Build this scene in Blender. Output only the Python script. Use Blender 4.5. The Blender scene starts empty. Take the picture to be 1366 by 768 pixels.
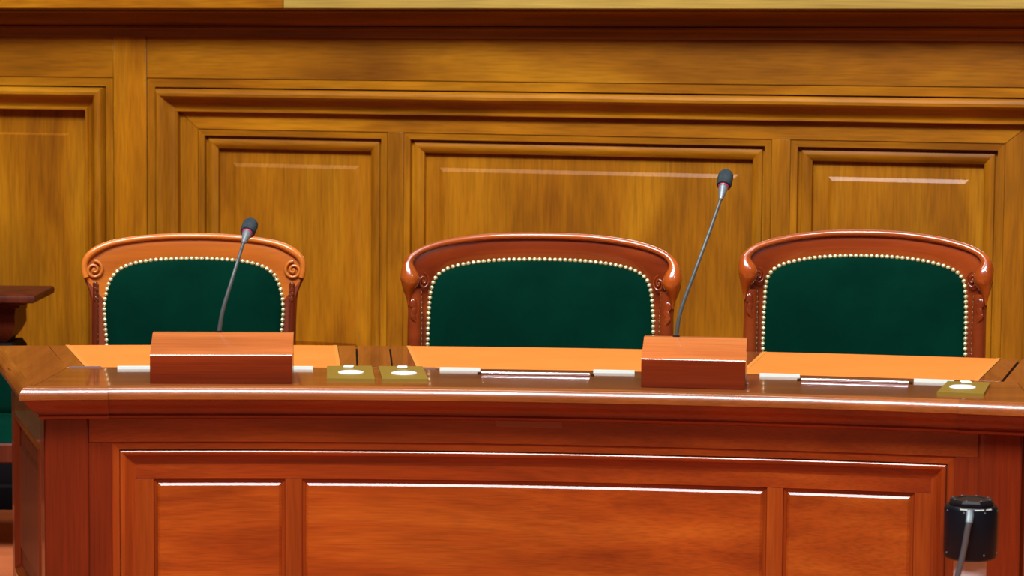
import bpy, math, random
from mathutils import Vector, Matrix
random.seed(7)
SC = bpy.context.scene
COL = SC.collection
PI = math.pi
R = math.radians

# ------------------------------------------------------------------ camera
EYE = Vector((0, 0, 1.623))
FPX = 3500.0
pitch = math.atan(304 / FPX); roll = 0.008
fw = Vector((0, math.cos(pitch), -math.sin(pitch)))
rt = Vector((1, 0, 0)); up = rt.cross(fw)
RT = rt * math.cos(roll) + up * math.sin(roll)
UP = -rt * math.sin(roll) + up * math.cos(roll)
cam = bpy.data.cameras.new('camera')
cam.sensor_width = 36.0
cam.lens = FPX / 1366 * 36.0
cam.clip_start = 0.1; cam.clip_end = 100
cam.dof.use_dof = True; cam.dof.focus_distance = 7.35; cam.dof.aperture_fstop = 6.3
co = bpy.data.objects.new('camera', cam); COL.objects.link(co)
M3 = Matrix((RT, UP, -fw)).transposed()
co.matrix_world = Matrix.Translation(EYE) @ M3.to_4x4()
SC.camera = co

# ------------------------------------------------------------------ light
w = bpy.data.worlds.new('world'); SC.world = w; w.use_nodes = True
bg = w.node_tree.nodes['Background']
bg.inputs[0].default_value = (1.0, 0.93, 0.86, 1); bg.inputs[1].default_value = 0.035

def area(name, loc, target, sx, sy, power, color):
    l = bpy.data.lights.new(name, 'AREA'); l.shape = 'RECTANGLE'; l.size = sx; l.size_y = sy
    l.energy = power; l.color = color
    o = bpy.data.objects.new(name, l); COL.objects.link(o); o.location = loc
    d = Vector(target) - Vector(loc)
    o.rotation_euler = d.to_track_quat('-Z', 'Y').to_euler()
    return o
area('hall_light_row', (-2.1, 0.1, 11.0), (-0.3, 8.2, 0.9), 8.4, 3.0, 2800, (0.97, 0.96, 1.0))
area('wall_fill', (-1.0, 6.6, 6.5), (-0.6, 8.6, 0.5), 3.0, 0.8, 120, (1.0, 0.93, 0.84))  # unseen lamp, added near the wall for steep light from above
area('hall_lamp', (3.4, 2.4, 5.2), (0.5, 8, 0.8), 1.0, 1.0, 60, (1.0, 0.97, 0.95))

SC.view_settings.view_transform = 'Standard'
SC.view_settings.look = 'None'
SC.view_settings.gamma = 1.0
SC.view_settings.use_curve_mapping = False
SC.view_settings.exposure = 0.0

# ------------------------------------------------------------------ materials
def lin(r, g, b):
    f = lambda c: (c / 255 / 12.92) if c / 255 <= 0.04045 else ((c / 255 + 0.055) / 1.055) ** 2.4
    return (f(r), f(g), f(b), 1)

def plain(name, col, rough=0.5, metal=0.0, coat=0.0, sheen=0.0, sheen_tint=None, spec=0.5):
    m = bpy.data.materials.new(name); m.use_nodes = True
    b = m.node_tree.nodes['Principled BSDF']
    b.inputs['Base Color'].default_value = col
    b.inputs['Roughness'].default_value = rough
    b.inputs['Metallic'].default_value = metal
    b.inputs['Coat Weight'].default_value = coat
    b.inputs['Coat Roughness'].default_value = 0.12
    b.inputs['Sheen Weight'].default_value = sheen
    b.inputs['Specular IOR Level'].default_value = spec
    if sheen_tint: b.inputs['Sheen Tint'].default_value = sheen_tint
    return m

def wood(name, dark, mid, light, axis, rough=0.35, coat=0.3, coat_rough=0.12, vary=0.12, cross=9.0, along=0.8, spec=0.5, pore=0.25, blotch=0.16, bump=0.06):
    """procedural timber: streaks run along the given axis of the piece"""
    m = bpy.data.materials.new(name); m.use_nodes = True
    nt = m.node_tree; N = nt.nodes; L = nt.links
    b = N['Principled BSDF']
    tc = N.new('ShaderNodeTexCoord'); oi = N.new('ShaderNodeObjectInfo')
    mul = N.new('ShaderNodeMath'); mul.operation = 'MULTIPLY'; mul.inputs[1].default_value = 37.0
    L.new(oi.outputs['Random'], mul.inputs[0])
    add = N.new('ShaderNodeVectorMath'); add.operation = 'ADD'
    L.new(tc.outputs['Object'], add.inputs[0]); L.new(mul.outputs[0], add.inputs[1])
    def noise(sa, sc, detail, dist=0.0):
        mp = N.new('ShaderNodeMapping')
        s = [sc, sc, sc]; s['xyz'.index(axis)] = sa
        mp.inputs['Scale'].default_value = s
        L.new(add.outputs[0], mp.inputs['Vector'])
        n = N.new('ShaderNodeTexNoise'); n.inputs['Scale'].default_value = 1.0
        n.inputs['Detail'].default_value = detail; n.inputs['Distortion'].default_value = dist
        L.new(mp.outputs[0], n.inputs['Vector'])
        return n.outputs['Fac']
    n1 = noise(along, cross, 5, 0.6)
    n2 = noise(along * 6, cross * 22, 3)
    cr = N.new('ShaderNodeValToRGB')
    e = cr.color_ramp.elements
    e[0].position = 0.28; e[0].color = dark
    e[1].position = 0.74; e[1].color = light
    k = e.new(0.5); k.color = mid
    L.new(n1, cr.inputs[0])
    # fine pores
    mr = N.new('ShaderNodeMapRange'); mr.inputs[1].default_value = 0.3; mr.inputs[2].default_value = 0.6
    mr.inputs[3].default_value = 1.0 - pore; mr.inputs[4].default_value = 1.0
    L.new(n2, mr.inputs[0])
    n3 = noise(1.3, 3.2, 2, 0.8)
    mb_ = N.new('ShaderNodeMapRange'); mb_.inputs[1].default_value = 0.32; mb_.inputs[2].default_value = 0.68
    mb_.inputs[3].default_value = 1.0 - blotch; mb_.inputs[4].default_value = 1.0 + blotch * 0.7
    L.new(n3, mb_.inputs[0])
    mx = N.new('ShaderNodeMath'); mx.operation = 'MULTIPLY'
    L.new(mr.outputs[0], mx.inputs[0]); L.new(mb_.outputs[0], mx.inputs[1])
    # board to board difference
    mr2 = N.new('ShaderNodeMapRange'); mr2.inputs[3].default_value = 1.0 - vary; mr2.inputs[4].default_value = 1.0 + vary
    L.new(oi.outputs['Random'], mr2.inputs[0])
    mm = N.new('ShaderNodeMath'); mm.operation = 'MULTIPLY'
    L.new(mx.outputs[0], mm.inputs[0]); L.new(mr2.outputs[0], mm.inputs[1])
    sc_ = N.new('ShaderNodeVectorMath'); sc_.operation = 'SCALE'
    L.new(cr.outputs[0], sc_.inputs[0]); L.new(mm.outputs[0], sc_.inputs['Scale'])
    L.new(sc_.outputs[0], b.inputs['Base Color'])
    b.inputs['Roughness'].default_value = rough
    b.inputs['Coat Weight'].default_value = coat
    b.inputs['Coat Roughness'].default_value = coat_rough
    b.inputs['Specular IOR Level'].default_value = spec
    bp = N.new('ShaderNodeBump'); bp.inputs['Strength'].default_value = bump; bp.inputs['Distance'].default_value = 0.002
    L.new(n2, bp.inputs['Height']); L.new(bp.outputs[0], b.inputs['Normal'])
    return m

def fabric(name, col, col2, scale, rough, sheen=0.0, tint=None, bump=0.15):
    m = plain(name, col, rough, sheen=sheen, sheen_tint=tint, spec=0.02)
    nt = m.node_tree; N = nt.nodes; L = nt.links; b = N['Principled BSDF']
    tc = N.new('ShaderNodeTexCoord')
    n = N.new('ShaderNodeTexNoise'); n.inputs['Scale'].default_value = scale; n.inputs['Detail'].default_value = 4
    L.new(tc.outputs['Object'], n.inputs['Vector'])
    cr = N.new('ShaderNodeValToRGB'); cr.color_ramp.elements[0].color = col; cr.color_ramp.elements[1].color = col2
    cr.color_ramp.elements[0].position = 0.3; cr.color_ramp.elements[1].position = 0.7
    L.new(n.outputs['Fac'], cr.inputs[0]); L.new(cr.outputs[0], b.inputs['Base Color'])
    bp = N.new('ShaderNodeBump'); bp.inputs['Strength'].default_value = bump; bp.inputs['Distance'].default_value = 0.001
    n2 = N.new('ShaderNodeTexNoise'); n2.inputs['Scale'].default_value = scale * 40
    L.new(tc.outputs['Object'], n2.inputs['Vector'])
    L.new(n2.outputs['Fac'], bp.inputs['Height']); L.new(bp.outputs[0], b.inputs['Normal'])
    b.inputs['Sheen Roughness'].default_value = 0.35
    return m

OAK = dict(dark=(0.20, 0.062, 0.0008, 1), mid=(0.325, 0.115, 0.0014, 1), light=(0.45, 0.185, 0.004, 1))
oak_h = wood('oak_horizontal', **OAK, axis='x', rough=0.45, coat=0.13, coat_rough=0.17, cross=5.5, along=1.3, vary=0.10, spec=0.25)
oak_v = wood('oak_vertical', **OAK, axis='z', rough=0.45, coat=0.13, coat_rough=0.17, cross=5.5, along=1.3, vary=0.14, spec=0.25)
oak_shade = wood('oak_cornice_shade', (0.10, 0.026, 0.0008, 1), (0.16, 0.045, 0.001, 1), (0.24, 0.075, 0.002, 1), axis='x', rough=0.4, coat=0.15, coat_rough=0.15, cross=8, spec=0.2)  # darker oak: the shade under the ledge is put into the colour
oak_pale = wood('oak_pale', (0.30, 0.19, 0.024, 1), (0.38, 0.25, 0.038, 1), (0.46, 0.32, 0.065, 1), axis='x', rough=0.5, coat=0.1, cross=12)
MAH = dict(dark=(0.16, 0.016, 0.0015, 1), mid=(0.25, 0.032, 0.0025, 1), light=(0.34, 0.058, 0.005, 1))
MAHP = dict(dark=(0.24, 0.030, 0.002, 1), mid=(0.38, 0.062, 0.004, 1), light=(0.50, 0.105, 0.008, 1))
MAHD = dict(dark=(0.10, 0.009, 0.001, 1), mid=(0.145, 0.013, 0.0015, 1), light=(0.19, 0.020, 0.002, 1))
mah_h = wood('mahogany_horizontal', **MAH, axis='x', rough=0.32, coat=0.5, coat_rough=0.04, cross=14, along=1.4, spec=0.3)
mah_v = wood('mahogany_vertical', **MAH, axis='z', rough=0.32, coat=0.5, coat_rough=0.04, cross=10, along=1.0, spec=0.3)
mah_p = wood('mahogany_panel', **MAHP, axis='x', rough=0.35, coat=0.4, coat_rough=0.06, cross=11, along=1.6, spec=0.3)
mah_pv = wood('mahogany_frame', (0.18, 0.021, 0.0015, 1), (0.29, 0.044, 0.003, 1), (0.38, 0.074, 0.006, 1), axis='z', rough=0.35, coat=0.4, coat_rough=0.06, cross=8, along=1.0, spec=0.3, vary=0.06)
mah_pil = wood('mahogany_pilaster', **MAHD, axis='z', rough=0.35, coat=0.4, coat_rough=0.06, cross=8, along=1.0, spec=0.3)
mah_top = wood('mahogany_top', (0.17, 0.040, 0.008, 1), (0.26, 0.068, 0.012, 1), (0.34, 0.10, 0.02, 1), axis='x', rough=0.28, coat=0.6, coat_rough=0.035, cross=14, spec=0.3)
mah_y = wood('mahogany_depthwise', (0.17, 0.040, 0.008, 1), (0.26, 0.068, 0.012, 1), (0.34, 0.10, 0.02, 1), axis='y', rough=0.28, coat=0.6, coat_rough=0.035, cross=14, spec=0.3)
mah_chair = wood('mahogany_chair', (0.13, 0.015, 0.002, 1), (0.21, 0.030, 0.004, 1), (0.30, 0.052, 0.007, 1), axis='x', rough=0.25, coat=0.9, coat_rough=0.03, cross=8, vary=0.05, pore=0.06, bump=0.01)
mah_honey = wood('honey_wood', (0.42, 0.105, 0.012, 1), (0.52, 0.145, 0.016, 1), (0.62, 0.19, 0.024, 1), axis='x', rough=0.3, coat=0.5, coat_rough=0.1, cross=9, vary=0.05, pore=0.1)
mah_crest = wood('mahogany_crest', (0.22, 0.032, 0.003, 1), (0.34, 0.062, 0.006, 1), (0.46, 0.10, 0.010, 1), axis='x', rough=0.25, coat=0.9, coat_rough=0.03, cross=8, vary=0.05, pore=0.06, bump=0.01)
mah_side = wood('mahogany_side', (0.11, 0.012, 0.002, 1), (0.17, 0.023, 0.003, 1), (0.24, 0.04, 0.005, 1), axis='z', rough=0.4, coat=0.1, coat_rough=0.2, cross=8, vary=0.05, pore=0.06, bump=0.01)
mah_post = wood('mahogany_post', (0.085, 0.010, 0.002, 1), (0.13, 0.018, 0.004, 1), (0.18, 0.03, 0.006, 1), axis='z', rough=0.25, coat=0.5, coat_rough=0.06, cross=9, vary=0.05)
mah_box = wood('mahogany_box', (0.12, 0.011, 0.001, 1), (0.18, 0.019, 0.002, 1), (0.24, 0.030, 0.003, 1), axis='x', rough=0.35, coat=0.4, coat_rough=0.06, cross=14, spec=0.3)
mah_dark = wood('mahogany_dark', (0.05, 0.006, 0.002, 1), (0.085, 0.012, 0.003, 1), (0.13, 0.02, 0.005, 1), axis='z', rough=0.5, coat=0.06, spec=0.25)
black_shade = plain('deep_shade_black', (0.004, 0.003, 0.004, 1), 0.7, spec=0.1)  # near-black: deep shade below the low chair, put into the colour
velvet = fabric('green_velvet', (0.0003, 0.016, 0.009, 1), (0.0004, 0.024, 0.014, 1), 6, 0.9, sheen=0.10, tint=(0.0, 0.55, 0.32, 1))
leather = fabric('tan_leather', (0.70, 0.205, 0.036, 1), (0.75, 0.225, 0.042, 1), 5, 0.6, bump=0.1)
leather_edge = plain('leather_border', (0.66, 0.25, 0.04, 1), 0.5)
brass = plain('brass_nail_metal', (0.74, 0.72, 0.40, 1), 0.3, 0.6)
brass_plate_m = plain('brass_plate_metal', (0.32, 0.22, 0.03, 1), 0.42, 0.4)
white_m = plain('white_plastic', (0.86, 0.87, 0.86, 1), 0.35)
steel = plain('polished_steel', (0.76, 0.90, 0.84, 1), 0.4, 0.1)
chrome = plain('chrome', (0.80, 0.76, 0.86, 1), 0.22, 0.9)
gap_dark = plain('dark_gap', (0.01, 0.004, 0.002, 1), 0.8, spec=0.1)
foam = fabric('grey_foam', (0.030, 0.042, 0.048, 1), (0.048, 0.064, 0.072, 1), 60, 0.95, bump=0.6)
gun = plain('gunmetal', (0.20, 0.24, 0.26, 1), 0.4, 0.4)
rod_m = plain('rod_metal', (0.13, 0.14, 0.15, 1), 0.35, 0.6)
neck_m = plain('grey_gooseneck', (0.085, 0.105, 0.105, 1), 0.42, 0.4)
pink = plain('pink_ring', (0.40, 0.03, 0.10, 1), 0.4)
black_gloss = plain('black_plastic', (0.003, 0.004, 0.007, 1), 0.38, spec=0.25)
pale_tube = plain('pale_enamel', (0.62, 0.56, 0.55, 1), 0.35)
tape = plain('faded_strip', (0.27, 0.10, 0.065, 1), 0.5)
plaster = plain('ochre_plaster', (0.30, 0.17, 0.05, 1), 0.8)
carpet = fabric('terracotta_carpet', (0.40, 0.105, 0.036, 1), (0.48, 0.13, 0.046, 1), 4, 0.8)

# ------------------------------------------------------------------ helpers
def tag(o, label=None, cat=None, group=None, kind=None):
    for k, v in (('label', label), ('category', cat), ('group', group), ('kind', kind)):
        if v: o[k] = v
    return o

def empty(name, loc, rz=0.0):
    o = bpy.data.objects.new(name, None); COL.objects.link(o)
    o.empty_display_size = 0.1
    o.location = loc; o.rotation_euler = (0, 0, rz)
    return o

class MB:
    """collects one mesh; coordinates are in the parent's frame"""
    def __init__(s): s.v = []; s.f = []
    def add(s, vs, fs):
        k = len(s.v); s.v += [Vector(p) for p in vs]; s.f += [tuple(i + k for i in f) for f in fs]
    def build(s, name, mat, parent=None, off=None, angle=35, fix=True):
        lo = Vector([min(p[i] for p in s.v) for i in range(3)]); hi = Vector([max(p[i] for p in s.v) for i in range(3)])
        c = (lo + hi) / 2
        me = bpy.data.meshes.new(name)
        me.from_pydata([p - c for p in s.v], [], s.f)
        me.validate()
        if fix:
            import bmesh
            bm = bmesh.new(); bm.from_mesh(me)
            bmesh.ops.remove_doubles(bm, verts=bm.verts, dist=1e-5)
            bmesh.ops.recalc_face_normals(bm, faces=bm.faces); bm.to_mesh(me); bm.free()
        for p in me.polygons: p.use_smooth = True
        me.set_sharp_from_angle(angle=R(angle))
        me.materials.append(mat)
        o = bpy.data.objects.new(name, me); COL.objects.link(o)
        if parent is not None:
            o.parent = parent
            if off is not None: c = c - off
        o.location = c
        return o

def ident(p): return p

def grid_faces(nu, nv, closed_u=False, closed_v=False):
    fs = []
    for i in range(nu if closed_u else nu - 1):
        for j in range(nv if closed_v else nv - 1):
            a = i * nv + j; b = i * nv + (j + 1) % nv
            c = ((i + 1) % nu) * nv + (j + 1) % nv; d = ((i + 1) % nu) * nv + j
            fs.append((a, b, c, d))
    return fs

def tube(mb, pts, radii, n=12, caps=True):
    pts = [Vector(p) for p in pts]
    if not hasattr(radii, '__len__'): radii = [radii] * len(pts)
    ref = None; vs = []
    for i, p in enumerate(pts):
        t = (pts[min(i + 1, len(pts) - 1)] - pts[max(i - 1, 0)]).normalized()
        if ref is None:
            ref = Vector((0, 0, 1)) if abs(t.z) < 0.9 else Vector((0, 1, 0))
            ref = (ref - t * ref.dot(t)).normalized()
        else:
            ref = (ref - t * ref.dot(t)).normalized()
        b = t.cross(ref)
        for k in range(n):
            a = 2 * PI * k / n
            vs.append(p + (ref * math.cos(a) + b * math.sin(a)) * radii[i])
    fs = grid_faces(len(pts), n, closed_v=True)
    if caps:
        fs.append(tuple(range(n - 1, -1, -1))); fs.append(tuple(range((len(pts) - 1) * n, len(pts) * n)))
    mb.add(vs, fs)

def lathe(mb, prof, n=24, mat=None):
    """prof: (r, z) list; mat maps local to parent"""
    mat = mat or Matrix.Identity(4)
    vs = []
    for k in range(n):
        a = 2 * PI * k / n
        for r, z in prof: vs.append(mat @ Vector((r * math.cos(a), r * math.sin(a), z)))
    fs = grid_faces(n, len(prof), closed_u=True)
    m = len(prof)
    if prof[0][0] > 1e-6: fs.append(tuple(k * m for k in range(n)))
    if prof[-1][0] > 1e-6: fs.append(tuple(k * m + m - 1 for k in reversed(range(n))))
    mb.add(vs, fs)

def box(mb, lo, hi, c=0.0, mat=None):
    """box with chamfered edges"""
    mat = mat or Matrix.Identity(4)
    (x0, y0, z0), (x1, y1, z1) = lo, hi
    if c <= 0:
        vs = [(x, y, z) for x in (x0, x1) for y in (y0, y1) for z in (z0, z1)]
        fs = [(0, 1, 3, 2), (4, 6, 7, 5), (0, 4, 5, 1), (2, 3, 7, 6), (0, 2, 6, 4), (1, 5, 7, 3)]
    else:
        import itertools
        vs = []; idx = {}
        X = ((x0, x0 + c), (x1, x1 - c)); Y = ((y0, y0 + c), (y1, y1 - c)); Z = ((z0, z0 + c), (z1, z1 - c))
        for i, j, k in itertools.product((0, 1), repeat=3):
            idx[i, j, k, 'x'] = len(vs); vs.append((X[i][0], Y[j][1], Z[k][1]))
            idx[i, j, k, 'y'] = len(vs); vs.append((X[i][1], Y[j][0], Z[k][1]))
            idx[i, j, k, 'z'] = len(vs); vs.append((X[i][1], Y[j][1], Z[k][0]))
        fs = []
        for s in (0, 1):
            fs.append([idx[s, 0, 0, 'x'], idx[s, 0, 1, 'x'], idx[s, 1, 1, 'x'], idx[s, 1, 0, 'x']])
            fs.append([idx[0, s, 0, 'y'], idx[0, s, 1, 'y'], idx[1, s, 1, 'y'], idx[1, s, 0, 'y']])
            fs.append([idx[0, 0, s, 'z'], idx[0, 1, s, 'z'], idx[1, 1, s, 'z'], idx[1, 0, s, 'z']])
        for a in (0, 1):
            for b in (0, 1):
                fs.append([idx[0, a, b, 'y'], idx[1, a, b, 'y'], idx[1, a, b, 'z'], idx[0, a, b, 'z']])
                fs.append([idx[a, 0, b, 'x'], idx[a, 1, b, 'x'], idx[a, 1, b, 'z'], idx[a, 0, b, 'z']])
                fs.append([idx[a, b, 0, 'x'], idx[a, b, 1, 'x'], idx[a, b, 1, 'y'], idx[a, b, 0, 'y']])
        for i, j, k in itertools.product((0, 1), repeat=3):
            fs.append([idx[i, j, k, 'x'], idx[i, j, k, 'y'], idx[i, j, k, 'z']])
    mb.add([mat @ Vector(p) for p in vs], fs)

def slab_uz(mp, u0, u1, z0, z1, d0, d1, nu=1, c=0.0015):
    """board on a face: front at depth d1 (towards the room), back at d0, arrises eased by c"""
    mb = MB()
    prof = [(z0, d0), (z0, d1 - c), (z0 + c, d1), (z1 - c, d1), (z1, d1 - c), (z1, d0)]
    us = [u0] + [u0 + c + (u1 - u0 - 2 * c) * i / nu for i in range(nu + 1)] + [u1]
    vs = []
    for i, u in enumerate(us):
        endc = i in (0, len(us) - 1)
        for z, d in prof:
            if endc and d > d1 - c: d = d1 - c
            vs.append(mp(u, z, d))
    n = len(prof)
    fs = grid_faces(len(us), n, closed_v=True)
    fs.append(tuple(range(n))); fs.append(tuple(range((len(us) - 1) * n, len(us) * n)))
    mb.add(vs, fs)
    return mb

def quad_uz(mp, quad, d0, d1):
    mb = MB()
    vs = [mp(u, z, d1) for u, z in quad] + [mp(u, z, d0) for u, z in quad]
    n = len(quad)
    fs = [tuple(range(n)), tuple(range(2 * n - 1, n - 1, -1))] + [(i, (i + 1) % n, n + (i + 1) % n, n + i) for i in range(n)]
    mb.add(vs, fs)
    return mb

def frame_side(mp, rect, prof, side, nu=1, back=-0.08):
    """one mitred side of a rectangular moulding. prof = (s inward, d); side in TBLR"""
    u0, z0, u1, z1 = rect
    mb = MB(); pr = list(prof) + [(prof[-1][0], back), (prof[0][0], back)]
    vs = []
    for i in range(nu + 1):
        t = i / nu
        for s, d in pr:
            if side in 'TB':
                a, b = u0 + s, u1 - s
                u = a + (b - a) * t; z = z1 - s if side == 'T' else z0 + s
            else:
                a, b = z0 + s, z1 - s
                z = a + (b - a) * t; u = u0 + s if side == 'L' else u1 - s
            vs.append(mp(u, z, d))
    n = len(pr)
    fs = grid_faces(nu + 1, n, closed_v=True)
    fs.append(tuple(range(n))); fs.append(tuple(range(nu * n, (nu + 1) * n)))
    mb.add(vs, fs)
    return mb

def raised_panel(mp, rect, d_border, d_field, border, bevel, nu=1):
    """flat border, bevel, raised field; closed at the rim"""
    u0, z0, u1, z1 = rect
    mb = MB()
    us = [u0, u0 + border, u0 + border + bevel]
    us += [us[-1] + (u1 - u0 - 2 * (border + bevel)) * i / nu for i in range(1, nu + 1)]
    us += [u1 - border, u1]
    zs = [z0, z0 + border, z0 + border + bevel, z1 - border - bevel, z1 - border, z1]
    vs = []
    for i, u in enumerate(us):
        for j, z in enumerate(zs):
            inside = 2 <= i <= len(us) - 3 and 2 <= j <= 3
            vs.append(mp(u, z, d_field if inside else d_border))
    nzs = len(zs); fs = []
    for f in grid_faces(len(us), nzs):
        i, j = divmod(f[0], nzs)
        if i in (1, len(us) - 3) and j in (1, 3):
            a, b, c, d = f
            if (i == 1) == (j == 1): fs += [(a, b, c), (a, c, d)]
            else: fs += [(a, b, d), (b, c, d)]
        else: fs.append(f)
    mb.add(vs, fs)
    # thickness behind the rim
    rim = [(u, z0) for u in us] + [(u1, z) for z in zs[1:]] + [(u, z1) for u in reversed(us[:-1])] + [(u0, z) for z in reversed(zs[1:-1])]
    n = len(rim)
    mb.add([mp(u, z, d_border) for u, z in rim] + [mp(u, z, d_border - 0.012) for u, z in rim],
           [(i, (i + 1) % n, n + (i + 1) % n, n + i) for i in range(n)])
    return mb

# ================================================================== SETTING
fl = MB(); box(fl, (-7, -3, -0.06), (7, 14, 0.0))
tag(fl.build('floor', carpet), 'terracotta orange carpet floor', kind='structure')

# back wall: local x along the wall, local -y towards the room
WY = R(-20)
wall_bm = MB(); box(wall_bm, (-4.2, 0.09, 0.0), (4.2, 0.30, 4.2))
wall = wall_bm.build('wall_back', plaster)
wc = Vector((0, 9.4, 0))
Wm = Matrix.Translation(wc) @ Matrix.Rotation(WY, 4, 'Z')
wall.matrix_world = Wm @ Matrix.Translation(wall.location)
wall_off = Vector((0, 0.195, 2.1))
tag(wall, 'oak panelled wall behind the three green chairs', kind='structure')
def wm(u, z, d): return Vector((u, -d, z))
def wpart(mb, name, mat, angle=35): return mb.build(name, mat, wall, wall_off, angle)

Z_FR0, Z_FR1 = 1.545, 1.697          # frieze rail
BOT = 0.16
# upright stiles between the bays, and frieze rails between them
STILES = [(-1.610, -1.472), (1.955, 2.10)]
for u0, u1 in STILES:
    wpart(slab_uz(wm, u0, u1, 0.14, Z_FR1, -0.09, 0.0, c=0.0007), 'stile', oak_v)
for u0, u1 in ((-4.2, -1.612), (-1.470, 1.953), (2.102, 4.2)):
    wpart(slab_uz(wm, u0, u1, Z_FR0, Z_FR1, -0.09, -0.001, c=0.002), 'rail', oak_h)
    wpart(slab_uz(wm, u0, u1, 0.14, 0.20, -0.09, -0.001, c=0.002), 'rail', oak_h)
BOLE = [(0, -0.003), (0.031, -0.004), (0.0315, -0.024), (0.036, -0.024), (0.0375, 0.004), (0.044, 0.018), (0.054, 0.025), (0.064, 0.024),
        (0.074, 0.016), (0.084, 0.002), (0.094, -0.009), (0.106, -0.015), (0.112, -0.016), (0.1125, -0.010), (0.1145, -0.007), (0.121, -0.007), (0.1235, -0.010), (0.124, -0.035)]
bays = [(-4.0, 0.20, -1.614, 1.543), (-1.468, 0.20, 1.951, 1.543), (2.104, 0.20, 4.0, 1.543)]
for b in bays:
    for s in 'TBLR':
        wpart(frame_side(wm, b, BOLE, s), 'moulding', oak_h if s in 'TB' else oak_v, 30)
# side bays: one large raised panel each
for b in (bays[0], bays[2]):
    r = (b[0] + 0.12, b[1] + 0.12, b[2] - 0.12, b[3] - 0.12)
    wpart(raised_panel(wm, r, -0.045, -0.036, 0.094, 0.008), 'panel', oak_v, 20)
# middle bay: mitred inner frame with three panels
iu0, iz0, iu1, iz1 = -1.345, 0.323, 1.828, 1.420
fu0, fz0, fu1, fz1 = -1.271, 0.43, 1.750, 1.357
for q, mat, nm in ((((iu0, iz1), (iu1, iz1), (fu1, fz1), (fu0, fz1)), oak_h, 'rail'), (((iu0, iz0), (iu1, iz0), (fu1, fz0), (fu0, fz0)), oak_h, 'rail'),
                   (((iu0, iz0), (iu0, iz1), (fu0, fz1), (fu0, fz0)), oak_v, 'stile'), (((iu1, iz0), (iu1, iz1), (fu1, fz1), (fu1, fz0)), oak_v, 'stile')):
    # a hairline at every mitre
    cx = sum(p[0] for p in q) / 4; cz = sum(p[1] for p in q) / 4
    q = [(u + (0.0012 if u < cx else -0.0012) * (1 if nm == 'rail' else 0), z + (0.0012 if z < cz else -0.0012) * (1 if nm == 'stile' else 0)) for u, z in q]
    wpart(quad_uz(wm, q, -0.09, -0.030), nm, mat)
for u0, u1 in ((-0.5005, -0.4375), (0.9435, 1.0085)):
    wpart(slab_uz(wm, u0, u1, fz0, fz1, -0.09, -0.030, c=0.0015), 'stile', oak_v)
OVO = [(0, -0.031), (0.001, -0.033), (0.024, -0.034), (0.0245, -0.052), (0.034, -0.052), (0.037, -0.045), (0.046, -0.042), (0.056, -0.044), (0.066, -0.050), (0.072, -0.054), (0.0725, -0.068)]
for u0, u1 in ((-1.270, -0.502), (-0.436, 0.942), (1.010, 1.749)):
    r = (u0, fz0 + 0.001, u1, fz1 - 0.001)
    for s in 'TBLR':
        wpart(frame_side(wm, r, OVO, s), 'moulding', oak_h if s in 'TB' else oak_v, 30)
    r2 = (u0 + 0.0715, r[1] + 0.0715, u1 - 0.0715, r[3] - 0.0715)
    wpart(raised_panel(wm, r2, -0.070, -0.0645, 0.055, 0.0135), 'panel', oak_v, 20)
# cornice under the ledge
def extrude_u(u0, u1, prof):
    mb = MB(); n = len(prof)
    mb.add([wm(u, z, d) for u in (u0, u1) for z, d in prof], grid_faces(2, n, closed_v=True) + [tuple(range(n)), tuple(range(n, 2 * n))])
    return mb
wpart(extrude_u(-4.2, 4.2, [(1.697, -0.09), (1.697, 0.010), (1.703, 0.016), (1.712, 0.017), (1.722, 0.021), (1.728, 0.030), (1.731, 0.034), (1.739, 0.034), (1.7395, -0.09)]), 'moulding', oak_shade, 30)
wpart(extrude_u(-4.2, 4.2, [(1.7395, -0.09), (1.741, 0.030), (1.747, 0.034), (1.755, 0.042), (1.764, 0.056), (1.774, 0.078), (1.783, 0.106), (1.788, 0.124), (1.792, 0.128), (1.797, 0.128), (1.7975, 0.136), (1.8015, 0.137), (1.802, -0.09)]), 'cornice', oak_shade, 30)
wpart(slab_uz(wm, -4.2, -0.84, 1.8025, 2.02, -0.09, 0.142, c=0.002), 'ledge_board', oak_h)
o = wpart(slab_uz(wm, -0.838, 4.2, 1.8025, 2.02, -0.09, 0.142, c=0.002), 'ledge_board', oak_pale)
o['label'] = 'paler yellowish ledge board'
bb = slab_uz(wm, -4.2, 4.2, 0.0, 0.14, -0.09, 0.015, c=0.004)
wpart(bb, 'baseboard_back', oak_h)['kind'] = 'structure'

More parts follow.
